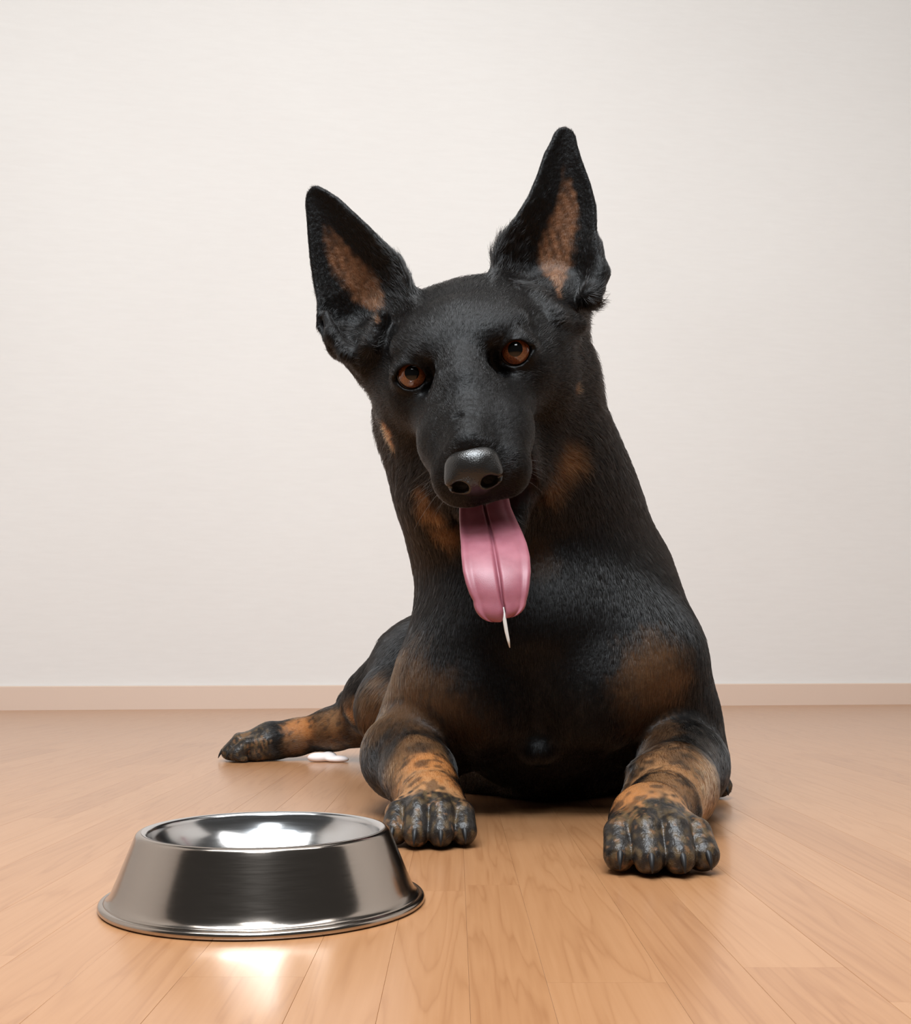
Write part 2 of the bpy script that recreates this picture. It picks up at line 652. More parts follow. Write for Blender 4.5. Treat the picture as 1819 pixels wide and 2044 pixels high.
# lower jaw, dropped open
jaw = []
for s in (-1, 1):
    jaw += chain([(hp(s * 108, -165, -110), 62 * UNIT), (hp(s * 74, -240, 0), 42 * UNIT), (hp(s * 28, -325, 130), 24 * UNIT)], 0.012)
jaw += [hcone((-20, -322, 136), (20, -322, 136), 24, 24, 12), hcone((0, -230, -60), (0, -312, 100), 40, 24, 20)]
lip = [hcone((0, -130, -60), (0, -225, -20), 62, 46, 30)]                            # back of the mouth
for s in (-1, 1):
    lip += [hell((s * 94, -215, 20), (17, 78, 72), 22)]                                 # corner of the lips

# ears: outline in photograph pixels, thickness and cup in metres


class Ear:
    def __init__(self, base, tip, d0, d1, prof, facing, cup, thick=0.0042):
        self.b, self.t = P(*base, d0), P(*tip, d1)
        a = self.t - self.b
        self.L = np.linalg.norm(a)
        self.ea = a / self.L
        n = np.array(facing, float)
        n -= self.ea * (n @ self.ea)
        self.en = n / np.linalg.norm(n)
        self.eb = np.cross(self.en, self.ea)
        if self.eb[0] < 0:
            self.eb = -self.eb
        T, Lf, Rt = [], [], []
        for (pl, pr) in prof:
            a0, b0 = self.loc2(pl, d0, d1)
            a1, b1 = self.loc2(pr, d0, d1)
            T.append((a0 + a1) / 2)
            Lf.append(b0)
            Rt.append(b1)
        o = np.argsort(T)
        self.T, self.Lf, self.Rt = np.array(T)[o], np.array(Lf)[o], np.array(Rt)[o]
        self.cup, self.th = cup, thick

    def loc2(self, px, d0, d1):
        """Cut the sight ray of a pixel with the ear's mean plane."""
        r = P(*px, 1.0) - np.array([0, 0, CAMH])
        o = np.array([0, 0, CAMH])
        s = ((self.b - o) @ self.en) / (r @ self.en)
        q = o + r * s - self.b
        return q @ self.ea, q @ self.eb

    def coords(self, Q):
        q = Q - self.b
        a, b, c = q @ self.ea, q @ self.eb, q @ self.en
        l, r = np.interp(a, self.T, self.Lf), np.interp(a, self.T, self.Rt)
        hw = np.maximum((r - l) / 2, 0.003)
        s = (b - (l + r) / 2) / hw
        return a, s, c, hw

    def fn(self, Q):
        a, s, c, hw = self.coords(Q)
        t = np.clip(a / self.L, 0, 1)
        sc_ = np.clip(np.abs(s), 0, 1.15)
        w0 = self.cup * hw * (sc_ ** 2 - 0.45) * (1 - 0.55 * t)
        slope = self.cup * 2 * sc_ * (1 - 0.55 * t)
        th = self.th * (1.0 + 1.2 * (1 - t) ** 2)
        d1 = (np.abs(c - w0)) / np.sqrt(1 + slope ** 2) - th
        d2 = (np.abs(s) - 1) * hw * 0.9 + 0.0005
        d3 = a - self.L * 1.0
        d4 = -a - 0.01
        return smax(smax(d1, d2, 0.006), np.maximum(d3, d4), 0.004)

    def op(self, k):
        lo = np.minimum(self.b, self.t) - 0.06
        hi = np.maximum(self.b, self.t) + 0.06
        return Op(self.fn, lo, hi, k)


earL = Ear((742, 640), (622, 373), 1.015, 1.0, [((700, 735), (860, 640)), ((668, 690), (838, 596)), ((645, 655), (828, 560)), ((640, 600), (812, 528)),
           ((624, 545), (780, 502)), ((615, 500), (750, 472)), ((609, 455), (715, 438)), ((606, 420), (688, 412)), ((604, 398), (666, 396)), ((605, 388), (654, 388)), ((608, 380), (644, 381)), ((613, 374), (636, 375))],
           (-0.28, -1, -0.12), 0.62)
earR = Ear((1095, 580), (1131, 254), 1.015, 1.0, [((985, 610), (1180, 625)), ((976, 570), (1188, 585)), ((977, 522), (1190, 545)), ((992, 490), (1186, 505)),
           ((1022, 447), (1188, 465)), ((1050, 400), (1188, 415)), ((1068, 355), (1178, 370)), ((1083, 312), (1162, 320)), ((1097, 285), (1154, 290)), ((1103, 271), (1151, 274)), ((1109, 263), (1147, 264)), ((1116, 256), (1140, 257))],
           (0.10, -1, -0.12), 0.62)
ears = [earL.op(0.012), earR.op(0.012)]
ear_base = [cone(P(785, 655, 1.035), P(752, 625, 1.045), 0.032, 0.022, 0.02), cone(P(1100, 615, 1.035), P(1085, 565, 1.05), 0.036, 0.024, 0.02)]
# folds of skin at the foot of the outer rims
ear_base.append(cone(P(690, 690, 1.012), P(735, 700, 1.01), 0.014, 0.02, 0.015))
fold = chain([(P(716, 728, 0.99), 0.004), (P(738, 690, 0.975), 0.005), (P(765, 630, 0.975), 0.005)], 0.012) + chain([(P(1072, 598, 0.975), 0.005), (P(1112, 636, 0.965), 0.005), (P(1160, 648, 0.985), 0.005)], 0.012) + chain([(P(652, 628, 1.0), 0.004), (P(664, 668, 0.995), 0.0055), (P(692, 704, 0.99), 0.006), (P(724, 716, 0.985), 0.005)], 0.008) + chain([(P(1190, 492, 1.005), 0.006), (P(1198, 545, 1.0), 0.0075), (P(1178, 592, 0.995), 0.010)], 0.008)

headg = grp(head + jaw + lip, 0.03)
body = []
body += chain([(hp(0, -95, -215), 0.066), (P(995, 880, 1.09), 0.096), (P(1048, 1050, 1.15), 0.112), (P(1078, 1220, 1.21), 0.116)], 0.05, 0.06)   # neck
body += [ell(P(1090, 1350, 1.26), (0.133, 0.19, 0.150), k=0.06),                       # chest
         cone(P(1120, 1130, 1.30), P(1135, 1260, 1.50), 0.098, 0.115, 0.07),            # withers and back
         cone(P(1165, 1270, 1.36), P(1150, 1330, 1.62), 0.114, 0.112, 0.06),             # ribs
         cone(P(1110, 1350, 1.62), P(1050, 1380, 1.78), 0.125, 0.10, 0.06),              # loin
         ell(P(950, 1330, 1.10), (0.055, 0.075, 0.090), k=0.05),                       # breast, left
         ell(P(1170, 1300, 1.10), (0.075, 0.075, 0.100), k=0.05),                      # breast, right
         cone(P(1060, 1250, 1.08), P(1060, 1450, 1.13), 0.060, 0.055, 0.05),
         ell(P(868, 960, 1.06), (0.024, 0.045, 0.040), k=0.05),
         cone(P(1078, 1345, 1.004), P(1082, 1480, 1.022), 0.008, 0.012, 0.03, 's'),
         ell(P(985, 1436, 1.035), (0.010, 0.012, 0.010), k=0.015), ell(P(1075, 1500, 1.055), (0.014, 0.014, 0.010), k=0.02),
         ell(P(960, 1405, 1.055), (0.045, 0.040, 0.042), k=0.025), ell(P(1190, 1390, 1.05), (0.050, 0.040, 0.048), k=0.025),
         cone(P(955, 1515, 1.265), P(1225, 1515, 1.265), 0.041, 0.041, 0.04)]           # brisket on the floor
# shoulders and forelegs
body += chain([(P(1215, 1180, 1.18), 0.068), (P(1275, 1330, 1.10), 0.062), (P(1335, 1450, 1.11), 0.047), (P(1372, 1525, 1.11), 0.036)], 0.030, 0.05)
body += chain([(P(945, 1240, 1.17), 0.044), (P(900, 1370, 1.10), 0.048), (P(858, 1450, 1.12), 0.044), (P(835, 1502, 1.12), 0.038)], 0.030, 0.05)


def paw_ops(c, fwd, width, wrist, wr, lift=0.0):
    """Four toes, knuckles up, below a wrist; c stands on the floor between the toes. -> ops and the tips and directions for the claws"""
    c = np.array([c[0], c[1], 0.0])
    fwd = np.array([fwd[0], fwd[1], 0.0])
    fwd /= np.linalg.norm(fwd)
    lat = np.cross(fwd, (0, 0, 1))                                   # to the right when looking along fwd
    up = np.array([0, 0, 1.0])
    s = width / 0.066
    at = lambda x, y, z: c + (lat * x + fwd * y + up * z) * s
    ops = chain([(wrist, wr), (at(0, -0.036, 0.026), 0.025 * s), (at(0, -0.012, 0.020), 0.022 * s)], 0.012)
    ops += [cone(at(-0.014, -0.014, 0.018), at(0.014, -0.014, 0.018), 0.018 * s, 0.018 * s, 0.010)]
    claws = []
    for x, dy in ((-0.0255, -0.010), (-0.0090, 0.0), (0.0090, 0.0), (0.0255, -0.010)):
        r = 0.0098 if abs(x) > 0.02 else 0.0104
        zz = -0.003 if abs(x) > 0.02 else 0.0
        k1, k2, k3 = at(x * 0.62, -0.022 + dy, 0.030 + zz), at(x, 0.006 + dy, 0.0275 + zz), at(x * 1.06, 0.020 + dy, 0.0125)
        ops += [cone(k1, k2, 0.0115 * s, r * s, 0.004), cone(k2, k3, r * s, 0.0105 * s, 0.0015),
                ell(at(x * 1.04, 0.012 + dy, 0.006), (0.008 * s, 0.010 * s, 0.0055 * s), k=0.004)]
        claws.append((at(x * 1.07, 0.0255 + dy, 0.0165), fwd * 0.85 + lat * x * 6 - up * 0.45, s))
    return ops, claws


CLAWS = []
o1, c1 = paw_ops(P(858, 1678, 0.895), (-0.03, -1), 0.068, P(852, 1575, 0.975), 0.0265)
legL = chain([(P(822, 1500, 1.13), 0.044), (P(812, 1510, 1.07), 0.040), (P(836, 1545, 1.01), 0.030), (P(852, 1578, 0.97), 0.0265)], 0.02) + o1
o2, c2 = paw_ops(P(1315, 1732, 0.785), (0.0, -1), 0.072, P(1322, 1618, 0.872), 0.028)
legR = chain([(P(1372, 1525, 1.11), 0.038), (P(1362, 1530, 1.04), 0.039), (P(1345, 1572, 0.95), 0.033), (P(1324, 1615, 0.88), 0.028)], 0.02) + o2
legR += [cone(P(1300, 1560, 0.93), P(1275, 1590, 0.92), 0.022, 0.014, 0.012)]
CLAWS += c1 + c2
# hind leg lying out to the viewer's left
o3, c3 = paw_ops(P(488, 1505, 1.645), (-1, -0.18), 0.072, P(590, 1472, 1.66), 0.026)
hind = chain([(P(960, 1330, 1.60), 0.12), (P(880, 1370, 1.52), 0.092), (P(795, 1415, 1.46), 0.058)], 0.04) + \
    chain([(P(830, 1350, 1.56), 0.070), (P(760, 1400, 1.58), 0.048), (P(706, 1412, 1.66), 0.026)], 0.03) + \
    [cone(P(706, 1412, 1.66), P(694, 1396, 1.67), 0.022, 0.012, 0.01)] + \
    chain([(P(735, 1445, 1.62), 0.034), (P(665, 1455, 1.65), 0.030), (P(590, 1472, 1.66), 0.026)], 0.015) + o3
CLAWS += c3
# the other hind leg, folded along the flank with its foot behind the elbow, and the tail
o4, c4 = paw_ops((0.256, 1.200), (0.12, -1), 0.074, (0.252, 1.31, 0.034), 0.026)
hind_r = chain([((0.140, 1.60, 0.14), 0.105), ((0.185, 1.46, 0.13), 0.075), ((0.205, 1.37, 0.110), 0.052)], 0.03) + \
    chain([((0.205, 1.37, 0.105), 0.050), ((0.235, 1.50, 0.065), 0.036), ((0.246, 1.585, 0.040), 0.026)], 0.02) + \
    chain([((0.246, 1.590, 0.040), 0.026), ((0.250, 1.45, 0.032), 0.024), ((0.252, 1.31, 0.034), 0.026)], 0.012) + o4
CLAWS += c4
tail = chain([((0.12, 1.80, 0.12), 0.040), ((0.13, 1.92, 0.060), 0.032), ((0.17, 2.04, 0.030), 0.026), ((0.25, 2.13, 0.022), 0.012)], 0.03)
DOG = body + [grp(legL, 0.016), grp(legR, 0.016), grp(hind, 0.03), grp(hind_r, 0.02), grp(tail, 0.04)] + ear_base + [headg] + ears + fold
# eye openings stay open after the union
floor_cut = Op(lambda Q: -(Q[:, 2] - 0.0006), (-9, -9, -1), (9, 9, 0.02), 0.002, 'i')
DOG.append(floor_cut)

step = lambda a, b, h: np.arange(a, b, h)
xs = step(-0.37, 0.34, 0.0017)
ys = np.concatenate([step(0.73, 1.06, 0.0015), step(1.06, 2.19, 0.0034)])
zs = np.concatenate([step(-0.004, 0.06, 0.0015), step(0.06, 0.26, 0.0026), step(0.26, 0.66, 0.0015)])
import time
_t = time.time()
V, Fq, Nn = polygonise(DOG, xs, ys, zs)
print('DOG mesh', len(V), len(Fq), 'in', round(time.time() - _t, 1))

# ------------------------------------------------------------------ the coat's colours
BLACK = np.array([0.0030, 0.0026, 0.0024])
BROWN = np.array([0.040, 0.020, 0.009])
TAN = np.array([0.37, 0.185, 0.080])
RUST = np.array([0.40, 0.165, 0.055])
DIRTY = np.array([0.085, 0.055, 0.026])
DARK = np.array([0.016, 0.013, 0.011])
EARIN = np.array([0.115, 0.053, 0.026])
_pu, _pv = HX + FPX * V[:, 0] / V[:, 1], HY - FPX * (V[:, 2] - CAMH) / V[:, 1]


def skin(px, py):
    """The point of the coat nearest to the lens at a pixel of the photograph."""
    m = np.flatnonzero((np.abs(_pu - px) < 8) & (np.abs(_pv - py) < 8))
    return V[m[np.argmin(V[m, 1])]].astype(float)


# (point, radius, softness, colour, amount)
SPOTS = [
    # shoulders and chest
    (skin(868, 1400), 0.030, 0.9, BROWN * 1.5, 0.7), (skin(925, 1450), 0.030, 0.9, BROWN * 1.2, 0.6), (skin(1320, 1345), 0.040, 0.8, BROWN * 2.2, 0.85),
    (skin(1290, 1400), 0.036, 0.8, BROWN * 1.3, 0.7), (skin(1300, 1470), 0.030, 0.7, BROWN * 1.2, 0.7), (skin(1080, 1110), 0.02, 0.8, BROWN, 0.5),
    # left foreleg
    (skin(785, 1525), 0.026, 0.8, TAN * 0.42, 0.9), (skin(830, 1480), 0.024, 0.7, TAN * 0.5, 0.85), (skin(815, 1540), 0.034, 0.5, TAN * 0.85, 0.95), (skin(865, 1510), 0.026, 0.5, RUST * 0.9, 0.95), (skin(880, 1550), 0.024, 0.5, RUST * 0.9, 0.9),
    (skin(845, 1585), 0.040, 0.4, TAN * 0.95, 1.0), (skin(830, 1480), 0.016, 0.6, DARK, 0.8), (skin(838, 1515), 0.008, 0.6, DARK, 0.7),
    (skin(765, 1500), 0.020, 0.8, DARK * 1.8, 0.7), (skin(825, 1468), 0.016, 0.8, TAN * 0.35, 0.7),
    # right foreleg
    (skin(1405, 1550), 0.042, 0.6, TAN * 0.50, 0.95), (skin(1330, 1500), 0.022, 0.7, BROWN * 2.2, 0.8), (skin(1356, 1562), 0.024, 0.8, TAN * 0.5, 0.9), (skin(1330, 1548), 0.018, 0.9, TAN * 0.35, 0.8), (skin(1285, 1575), 0.030, 0.4, RUST * 0.85, 0.95),
    (skin(1335, 1565), 0.026, 0.9, TAN * 0.45, 0.85), (P(1338, 1575, 0.945), 0.040, 0.8, TAN * 0.5, 0.95), (P(1330, 1600, 0.90), 0.036, 0.6, TAN * 0.8, 0.95), (skin(1310, 1620), 0.030, 0.4, TAN, 1.0), (skin(1375, 1610), 0.022, 0.4, TAN * 0.9, 0.9),
    (skin(1370, 1510), 0.016, 1.0, DARK * 1.8, 0.5), (skin(1420, 1480), 0.018, 0.8, DARK * 1.6, 0.6),
    # hind leg
    (skin(790, 1390), 0.055, 0.8, BROWN * 2.0, 0.85), (skin(745, 1400), 0.045, 0.7, BROWN * 2.2, 0.85), (skin(695, 1425), 0.022, 0.5, TAN * 0.8, 0.95),
    (skin(650, 1450), 0.036, 0.6, TAN * 0.45, 0.95), (skin(590, 1445), 0.026, 0.6, RUST * 0.8, 0.95), (skin(640, 1480), 0.020, 0.8, BROWN * 1.5, 0.8), (skin(700, 1480), 0.030, 0.6, BROWN, 0.9),
    (skin(600, 1495), 0.022, 0.7, TAN * 0.35, 0.8), (skin(690, 1395), 0.014, 0.6, DARK, 0.8),
    # throat and cheeks
    (skin(850, 1035), 0.017, 0.9, TAN * 0.40, 0.9), (skin(880, 1080), 0.017, 0.9, TAN * 0.34, 0.85), (skin(835, 1000), 0.012, 0.9, TAN * 0.36, 0.8),
    (skin(1145, 930), 0.020, 1.0, TAN * 0.34, 0.9), (skin(1115, 985), 0.018, 1.0, TAN * 0.18, 0.8),
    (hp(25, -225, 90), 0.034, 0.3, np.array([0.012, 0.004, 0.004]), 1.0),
    (skin(764, 866), 0.009, 0.5, TAN, 1.0), (skin(770, 888), 0.009, 0.5, TAN, 1.0), (skin(1161, 785), 0.0065, 0.6, TAN * 0.5, 0.9),
]


def smooth(e0, e1, x):
    t = np.clip((x - e0) / (e1 - e0), 0, 1)
    return t * t * (3 - 2 * t)


PAWS = [(P(860, 1670, 0.885), 0.052), (P(1317, 1712, 0.785), 0.058), (P(485, 1490, 1.64), 0.062), (np.array([0.256, 1.19, 0.02]), 0.050)]


def coat(Q):
    col = np.tile(BLACK, (len(Q), 1))
    n1, n2, n3 = noise(Q, 0.035, 1), noise(Q, 0.012, 2), noise(Q * np.array([1, 1, 0.6]), 0.007, 3)
    for c, r, soft, k, amt in SPOTS:
        d = np.linalg.norm(Q - c, axis=1) / r + n1 * 0.10 + n2 * 0.10 + n3 * 0.07
        wgt = amt * (1 - smooth(1 - soft, 1 + soft * 0.4, d))
        col = col + (k - col) * wgt[:, None]
    # dark dapple over the tan of the legs
    leg = smooth(0.16, 0.10, Q[:, 2])
    dap = smooth(0.35, 0.8, noise(Q, 0.014, 5) * 0.7 + n1 * 0.55) * 0.6 * leg
    col = col + (DARK - col) * dap[:, None]
    for c, r in PAWS:
        d = np.linalg.norm(Q - c, axis=1) / r
        wgt = 1 - smooth(0.72, 0.86, d + n2 * 0.07 + n1 * 0.04)
        n4 = noise(Q * np.array([1, 0.3, 0.35]), 0.0055, 6)
        tone = smooth(-0.3, 1.0, 0.35 * n2 + 0.85 * n4 + 0.25 * n1) * 0.9
        pc = DARK * (1 - tone)[:, None] + DIRTY * tone[:, None]
        gold = smooth(0.5, 0.8, n3 * 0.7 + n1 * 0.6)
        pc = pc + (TAN * 0.5 - pc) * (gold * 0.6)[:, None]
        col = col + (pc - col) * wgt[:, None]
    for e, k in ((earL, 1.0), (earR, 1.0)):
        a, s, c, hw = e.coords(Q)
        t = a / e.L
        sc_ = np.clip(np.abs(s), 0, 1.15)
        w0 = e.cup * hw * (sc_ ** 2 - 0.45) * (1 - 0.55 * np.clip(t, 0, 1))
        front = smooth(-0.001, 0.0015, c - w0) * (np.abs(s) < 1.2) * (t > -0.1) * (np.abs(c) < 0.06)
        wid = np.interp(t, [-0.02, 0.06, 0.2, 0.4, 0.6, 0.75], [0.06, 0.20, 0.36, 0.38, 0.30, 0.15])
        mid = np.interp(t, [0.0, 0.2, 0.5, 0.8], [0.22, 0.22, 0.20, 0.1] if e is earR else [0.25, 0.02, -0.22, -0.25])
        wgt = front * (1 - smooth(0.55, 1.15, np.abs(s - mid) / wid + n2 * 0.12)) * (1 - smooth(0.50, 0.78, t + n2 * 0.05))
        col = col + (EARIN * (0.8 + 0.25 * n3)[:, None] - col) * np.clip(wgt, 0, 1)[:, None]
    return np.clip(col, 0.002, 1)


VC = coat(V)

# ------------------------------------------------------------------ build the dog
base = np.array([V[:, 0].mean(), V[:, 1].mean(), 0.0])
dog = empty('dog', tuple(base), 'black and tan shepherd dog lying on the wooden floor, head tilted and tongue out', 'dog')
M_COAT, nt, b = nodes('short_black_and_tan_coat')
at = N(nt, 'ShaderNodeAttribute', attribute_name='coat')
link(nt, at, 'Color', b, 'Base Color')
b.inputs['Roughness'].default_value = 0.48
b.inputs['Specular IOR Level'].default_value = 0.13


def set_vcol(me, name, cols):
    a = me.color_attributes.new(name, 'FLOAT_COLOR', 'POINT')
    buf = np.ones((len(cols), 4), np.float32)
    buf[:, :3] = cols
    a.data.foreach_set('color', buf.ravel())


bodyo = add_mesh('body', V - base, Fq, M_COAT, dog)
set_vcol(bodyo.data, 'coat', VC)


def on_paw(Q):
    return np.max([1 - smooth(0.70, 0.90, np.linalg.norm(Q - c, axis=1) / r) for c, r in PAWS], 0)


ga = bodyo.data.attributes.new('gloss', 'FLOAT', 'POINT')                  # the damp, thinly haired paws shine more
ga.data.foreach_set('value', on_paw(V).astype(np.float32))
gn = N(nt, 'ShaderNodeAttribute', attribute_name='gloss')
for sock, lo_, hi_ in (('Roughness', 0.48, 0.36), ('Specular IOR Level', 0.13, 0.30)):
    mr = N(nt, 'ShaderNodeMapRange')
    mr.inputs['To Min'].default_value = lo_
    mr.inputs['To Max'].default_value = hi_
    link(nt, gn, 'Fac', mr, 0)
    link(nt, mr, 0, b, sock)
tc = N(nt, 'ShaderNodeTexCoord')
kn = N(nt, 'ShaderNodeTexNoise', Scale=210.0, Detail=3.0)
link(nt, tc, 'Object', kn, 'Vector')
kb = N(nt, 'ShaderNodeBump', Strength=0.6, Distance=0.002)
link(nt, kn, 0, kb, 'Height')
link(nt, kb, 0, b, 'Normal')


def dog_part(name, verts, faces, mat, parent=None, smooth=True):
    return add_mesh(name, np.asarray(verts) - base, faces, mat, parent or dog, smooth)


# eyes
def ball(c, r, axis, a0, a1, seg=40, rings=14):
    """Zone of a sphere about an axis between the polar angles a0 and a1 (degrees)."""
    axis = np.asarray(axis) / np.linalg.norm(axis)
    u = np.cross(axis, (0, 0, 1))
    u /= np.linalg.norm(u)
    v2 = np.cross(axis, u)
    vs, fs = [], []
    for i in range(rings + 1):
        t = math.radians(a0 + (a1 - a0) * i / rings)
        for j in range(seg):
            p = 2 * math.pi * j / seg
            vs.append(c + r * (axis * math.cos(t) + (u * math.cos(p) + v2 * math.sin(p)) * math.sin(t)))
    for i in range(rings):
        for j in range(seg):
            k = (j + 1) % seg
            fs.append((i * seg + j, (i + 1) * seg + j, (i + 1) * seg + k, i * seg + k))
    return vs, fs


M_SCL = simple_mat('eye_white', (0.16, 0.13, 0.12), 0.15, coat=1.0)
M_IRIS, nt, b = nodes('brown_iris')
tc = N(nt, 'ShaderNodeTexCoord')
nz_ = N(nt, 'ShaderNodeTexNoise', Scale=900.0, Detail=3.0)
link(nt, tc, 'Object', nz_, 'Vector')
cr = ramp(nt, [(0.3, (0.07, 0.021, 0.008)), (0.7, (0.20, 0.066, 0.022))])
link(nt, nz_, 0, cr, 0)
link(nt, cr, 0, b, 'Base Color')
b.inputs['Roughness'].default_value = 0.25
b.inputs['Coat Weight'].default_value = 1.0
b.inputs['Coat Roughness'].default_value = 0.02
M_PUP = simple_mat('pupil', (0.002, 0.002, 0.002), 0.1, coat=1.0, spec=0.0)
M_PUP.node_tree.nodes['Principled BSDF'].inputs['Coat IOR'].default_value = 1.45
M_LIMB = simple_mat('dark_iris_ring', (0.012, 0.006, 0.004), 0.2, coat=1.0)
for s in (-1, 1):
    c = hp(s * EYE[0], EYE[1], EYE[2])
    g = np.array([0, 0, CAMH]) - c
    g /= np.linalg.norm(g)
    g = g + U0 * 0.19 + X0 * (-0.05)
    r = EYE_R * UNIT
    vs, fs = ball(c, r, g, 60, 180)
    eye = dog_part('eye', vs, fs, M_SCL)
    vs, fs = ball(c, r * 1.004, g, 54, 61, rings=3)
    dog_part('iris_ring', vs, fs, M_LIMB, eye)
    vs, fs = ball(c, r * 1.006, g, 25, 55, rings=6)
    dog_part('iris', vs, fs, M_IRIS, eye)
    vs, fs = ball(c, r * 1.008, g, 0, 26, rings=6)
    dog_part('pupil', vs, fs, M_PUP, eye)

# nose
nose_ops = [hell((0, -90, 282), (52, 34, 34), 1), hell((0, -106, 294), (47, 35, 32), 14)]
for s in (-1, 1):
    nose_ops += [hell((s * 33, -108, 296), (23, 24, 26), 10)]
nose_ops += [hell((0, -131, 286), (30, 21, 22), 16)]
for s in (-1, 1):
    nose_ops += [hell((s * 28, -114, 321), (16.5, 14.5, 32), 5, 's'), hcone((s * 42, -112, 318), (s * 60, -118, 298), 5, 5, 5, 's')]
nose_ops += [hcone((0, -104, 332), (0, -156, 318), 2.0, 3.0, 6, 's')]
nc = hp(0, -92, 292)
sp = 0.0009
g3 = [np.arange(nc[i] - 0.045, nc[i] + 0.045, sp) for i in range(3)]
nv, nf, nn = polygonise(nose_ops, *g3, newton=1)
M_NOSE, nt, b = nodes('wet_nose_leather')
vo = N(nt, 'ShaderNodeTexVoronoi', Scale=900.0)
tc = N(nt, 'ShaderNodeTexCoord')
link(nt, tc, 'Object', vo, 'Vector')
bp = N(nt, 'ShaderNodeBump', Strength=0.35, Distance=0.0004)
link(nt, vo, 0, bp, 'Height')
link(nt, bp, 0, b, 'Normal')
b.inputs['Base Color'].default_value = (0.012, 0.011, 0.010, 1)
b.inputs['Roughness'].default_value = 0.25
noseo = dog_part('nose', nv, nf, M_NOSE)

# tongue
tl = [(960, 923, 1012), (985, 921, 1014), (1012, 917, 1020), (1035, 917, 1030), (1060, 918, 1042), (1085, 920, 1052), (1110, 921, 1058), (1140, 924, 1060),
      (1165, 930, 1058), (1185, 937, 1055), (1200, 945, 1051)]
rows, NV = [], 56
ty = np.array([t[0] for t in tl], float)
ysr = np.concatenate([np.linspace(960, 1200, 34), 1200 + 42 * np.sin(np.linspace(0.09, 1.0, 12) * math.pi / 2)])
dep_y = [960, 990, 1015, 1040, 1065, 1090, 1120, 1160, 1200, 1245]
dep_d = [0.950, 0.936, 0.923, 0.909, 0.893, 0.878, 0.863, 0.852, 0.850, 0.853]
gro_y, gro_x = [960, 1015, 1080, 1150, 1200, 1225, 1245], [962, 968, 984, 996, 1003, 1007, 1009]
front, back = [], []
for i, y in enumerate(ysr):
    l, r = np.interp(y, ty, [t[1] for t in tl]), np.interp(y, ty, [t[2] for t in tl])
    if y > 1200:
        q = (y - 1200) / 42
        l = 945 + 42 * (1 - math.sqrt(max(0, 1 - q * q * 0.985)))
        r = 1051 - 42 * (1 - math.sqrt(max(0, 1 - q * q * 0.985)))
    g = np.interp(y, gro_y, gro_x)
    d = np.mean([np.interp(min(y + q, 1245), dep_y, dep_d) for q in np.linspace(-32, 32, 17)])
    fr, bk = [], []
    for j in range(NV + 1):
        s = -1 + 2 * j / NV
        x = g + (s * (g - l) if s < 0 else s * (r - g))
        yy = y
        if y > 1200:                                                   # notch where the two lobes meet, left lobe lower
            q = (y - 1200) / 42
            yy = y - q * (22 * math.exp(-(s / 0.16) ** 2) + (8 if s > 0 else 0) * (1 - math.exp(-(s / 0.2) ** 2)))
        bulge = 0.0034 * (1 - abs(s) ** 2.5) - 0.0060 * math.exp(-(s / 0.055) ** 2) + 0.0034 * smooth(0.72, 0.97, abs(s)) - 0.002 * s * s
        tip = 0.0020 * smooth(1195, 1228, yy)
        edge = math.sqrt(max(0.0, 1 - abs(s) ** 6))
        th = 0.0030 * edge * (1.0 if y < 1225 else math.sqrt(max(0.02, 1 - ((y - 1225) / 18) ** 2)))
        fr.append(P(x, yy, d - bulge - tip - th))
        bk.append(P(x, yy, d - bulge * 0.6 + th + 0.0004))
    front.append(fr)
    back.append(bk)
tv = np.array(front + back).reshape(-1, 3)
nr, ncl = len(ysr), NV + 1
tf = []
o2_ = nr * ncl
for i in range(nr - 1):
    for j in range(NV):
        a = i * ncl + j
        tf.append((a, a + ncl, a + ncl + 1, a + 1))
        tf.append((o2_ + a, o2_ + a + 1, o2_ + a + ncl + 1, o2_ + a + ncl))
for i in range(nr - 1):
    a = i * ncl
    tf.append((a, o2_ + a, o2_ + a + ncl, a + ncl))
    a = i * ncl + NV
    tf.append((a, a + ncl, o2_ + a + ncl, o2_ + a))
for j in range(NV):
    a = (nr - 1) * ncl + j
    tf.append((a, o2_ + a, o2_ + a + 1, a + 1))
    a = j
    tf.append((a, a + 1, o2_ + a + 1, o2_ + a))
M_TONGUE, nt, b = nodes('pink_tongue')
tc = N(nt, 'ShaderNodeTexCoord')
n1 = N(nt, 'ShaderNodeTexNoise', Scale=70.0, Detail=3.0)
link(nt, tc, 'Object', n1, 'Vector')
cr = ramp(nt, [(0.3, (0.25, 0.070, 0.095)), (0.7, (0.32, 0.106, 0.136))])
link(nt, n1, 0, cr, 0)
link(nt, cr, 0, b, 'Base Color')
b.inputs['Roughness'].default_value = 0.46
b.inputs['Subsurface Weight'].default_value = 0.25
b.inputs['Subsurface Radius'].default_value = (0.004, 0.0015, 0.001)
b.inputs['Subsurface Scale'].default_value = 0.6
n2 = N(nt, 'ShaderNodeTexNoise', Scale=1400.0, Detail=2.0)
link(nt, tc, 'Object', n2, 'Vector')
bp = N(nt, 'ShaderNodeBump', Strength=0.18, Distance=0.0005)
link(nt, n2, 0, bp, 'Height')
link(nt, bp, 0, b, 'Normal')
tongue = dog_part('tongue', tv, tf, M_TONGUE)


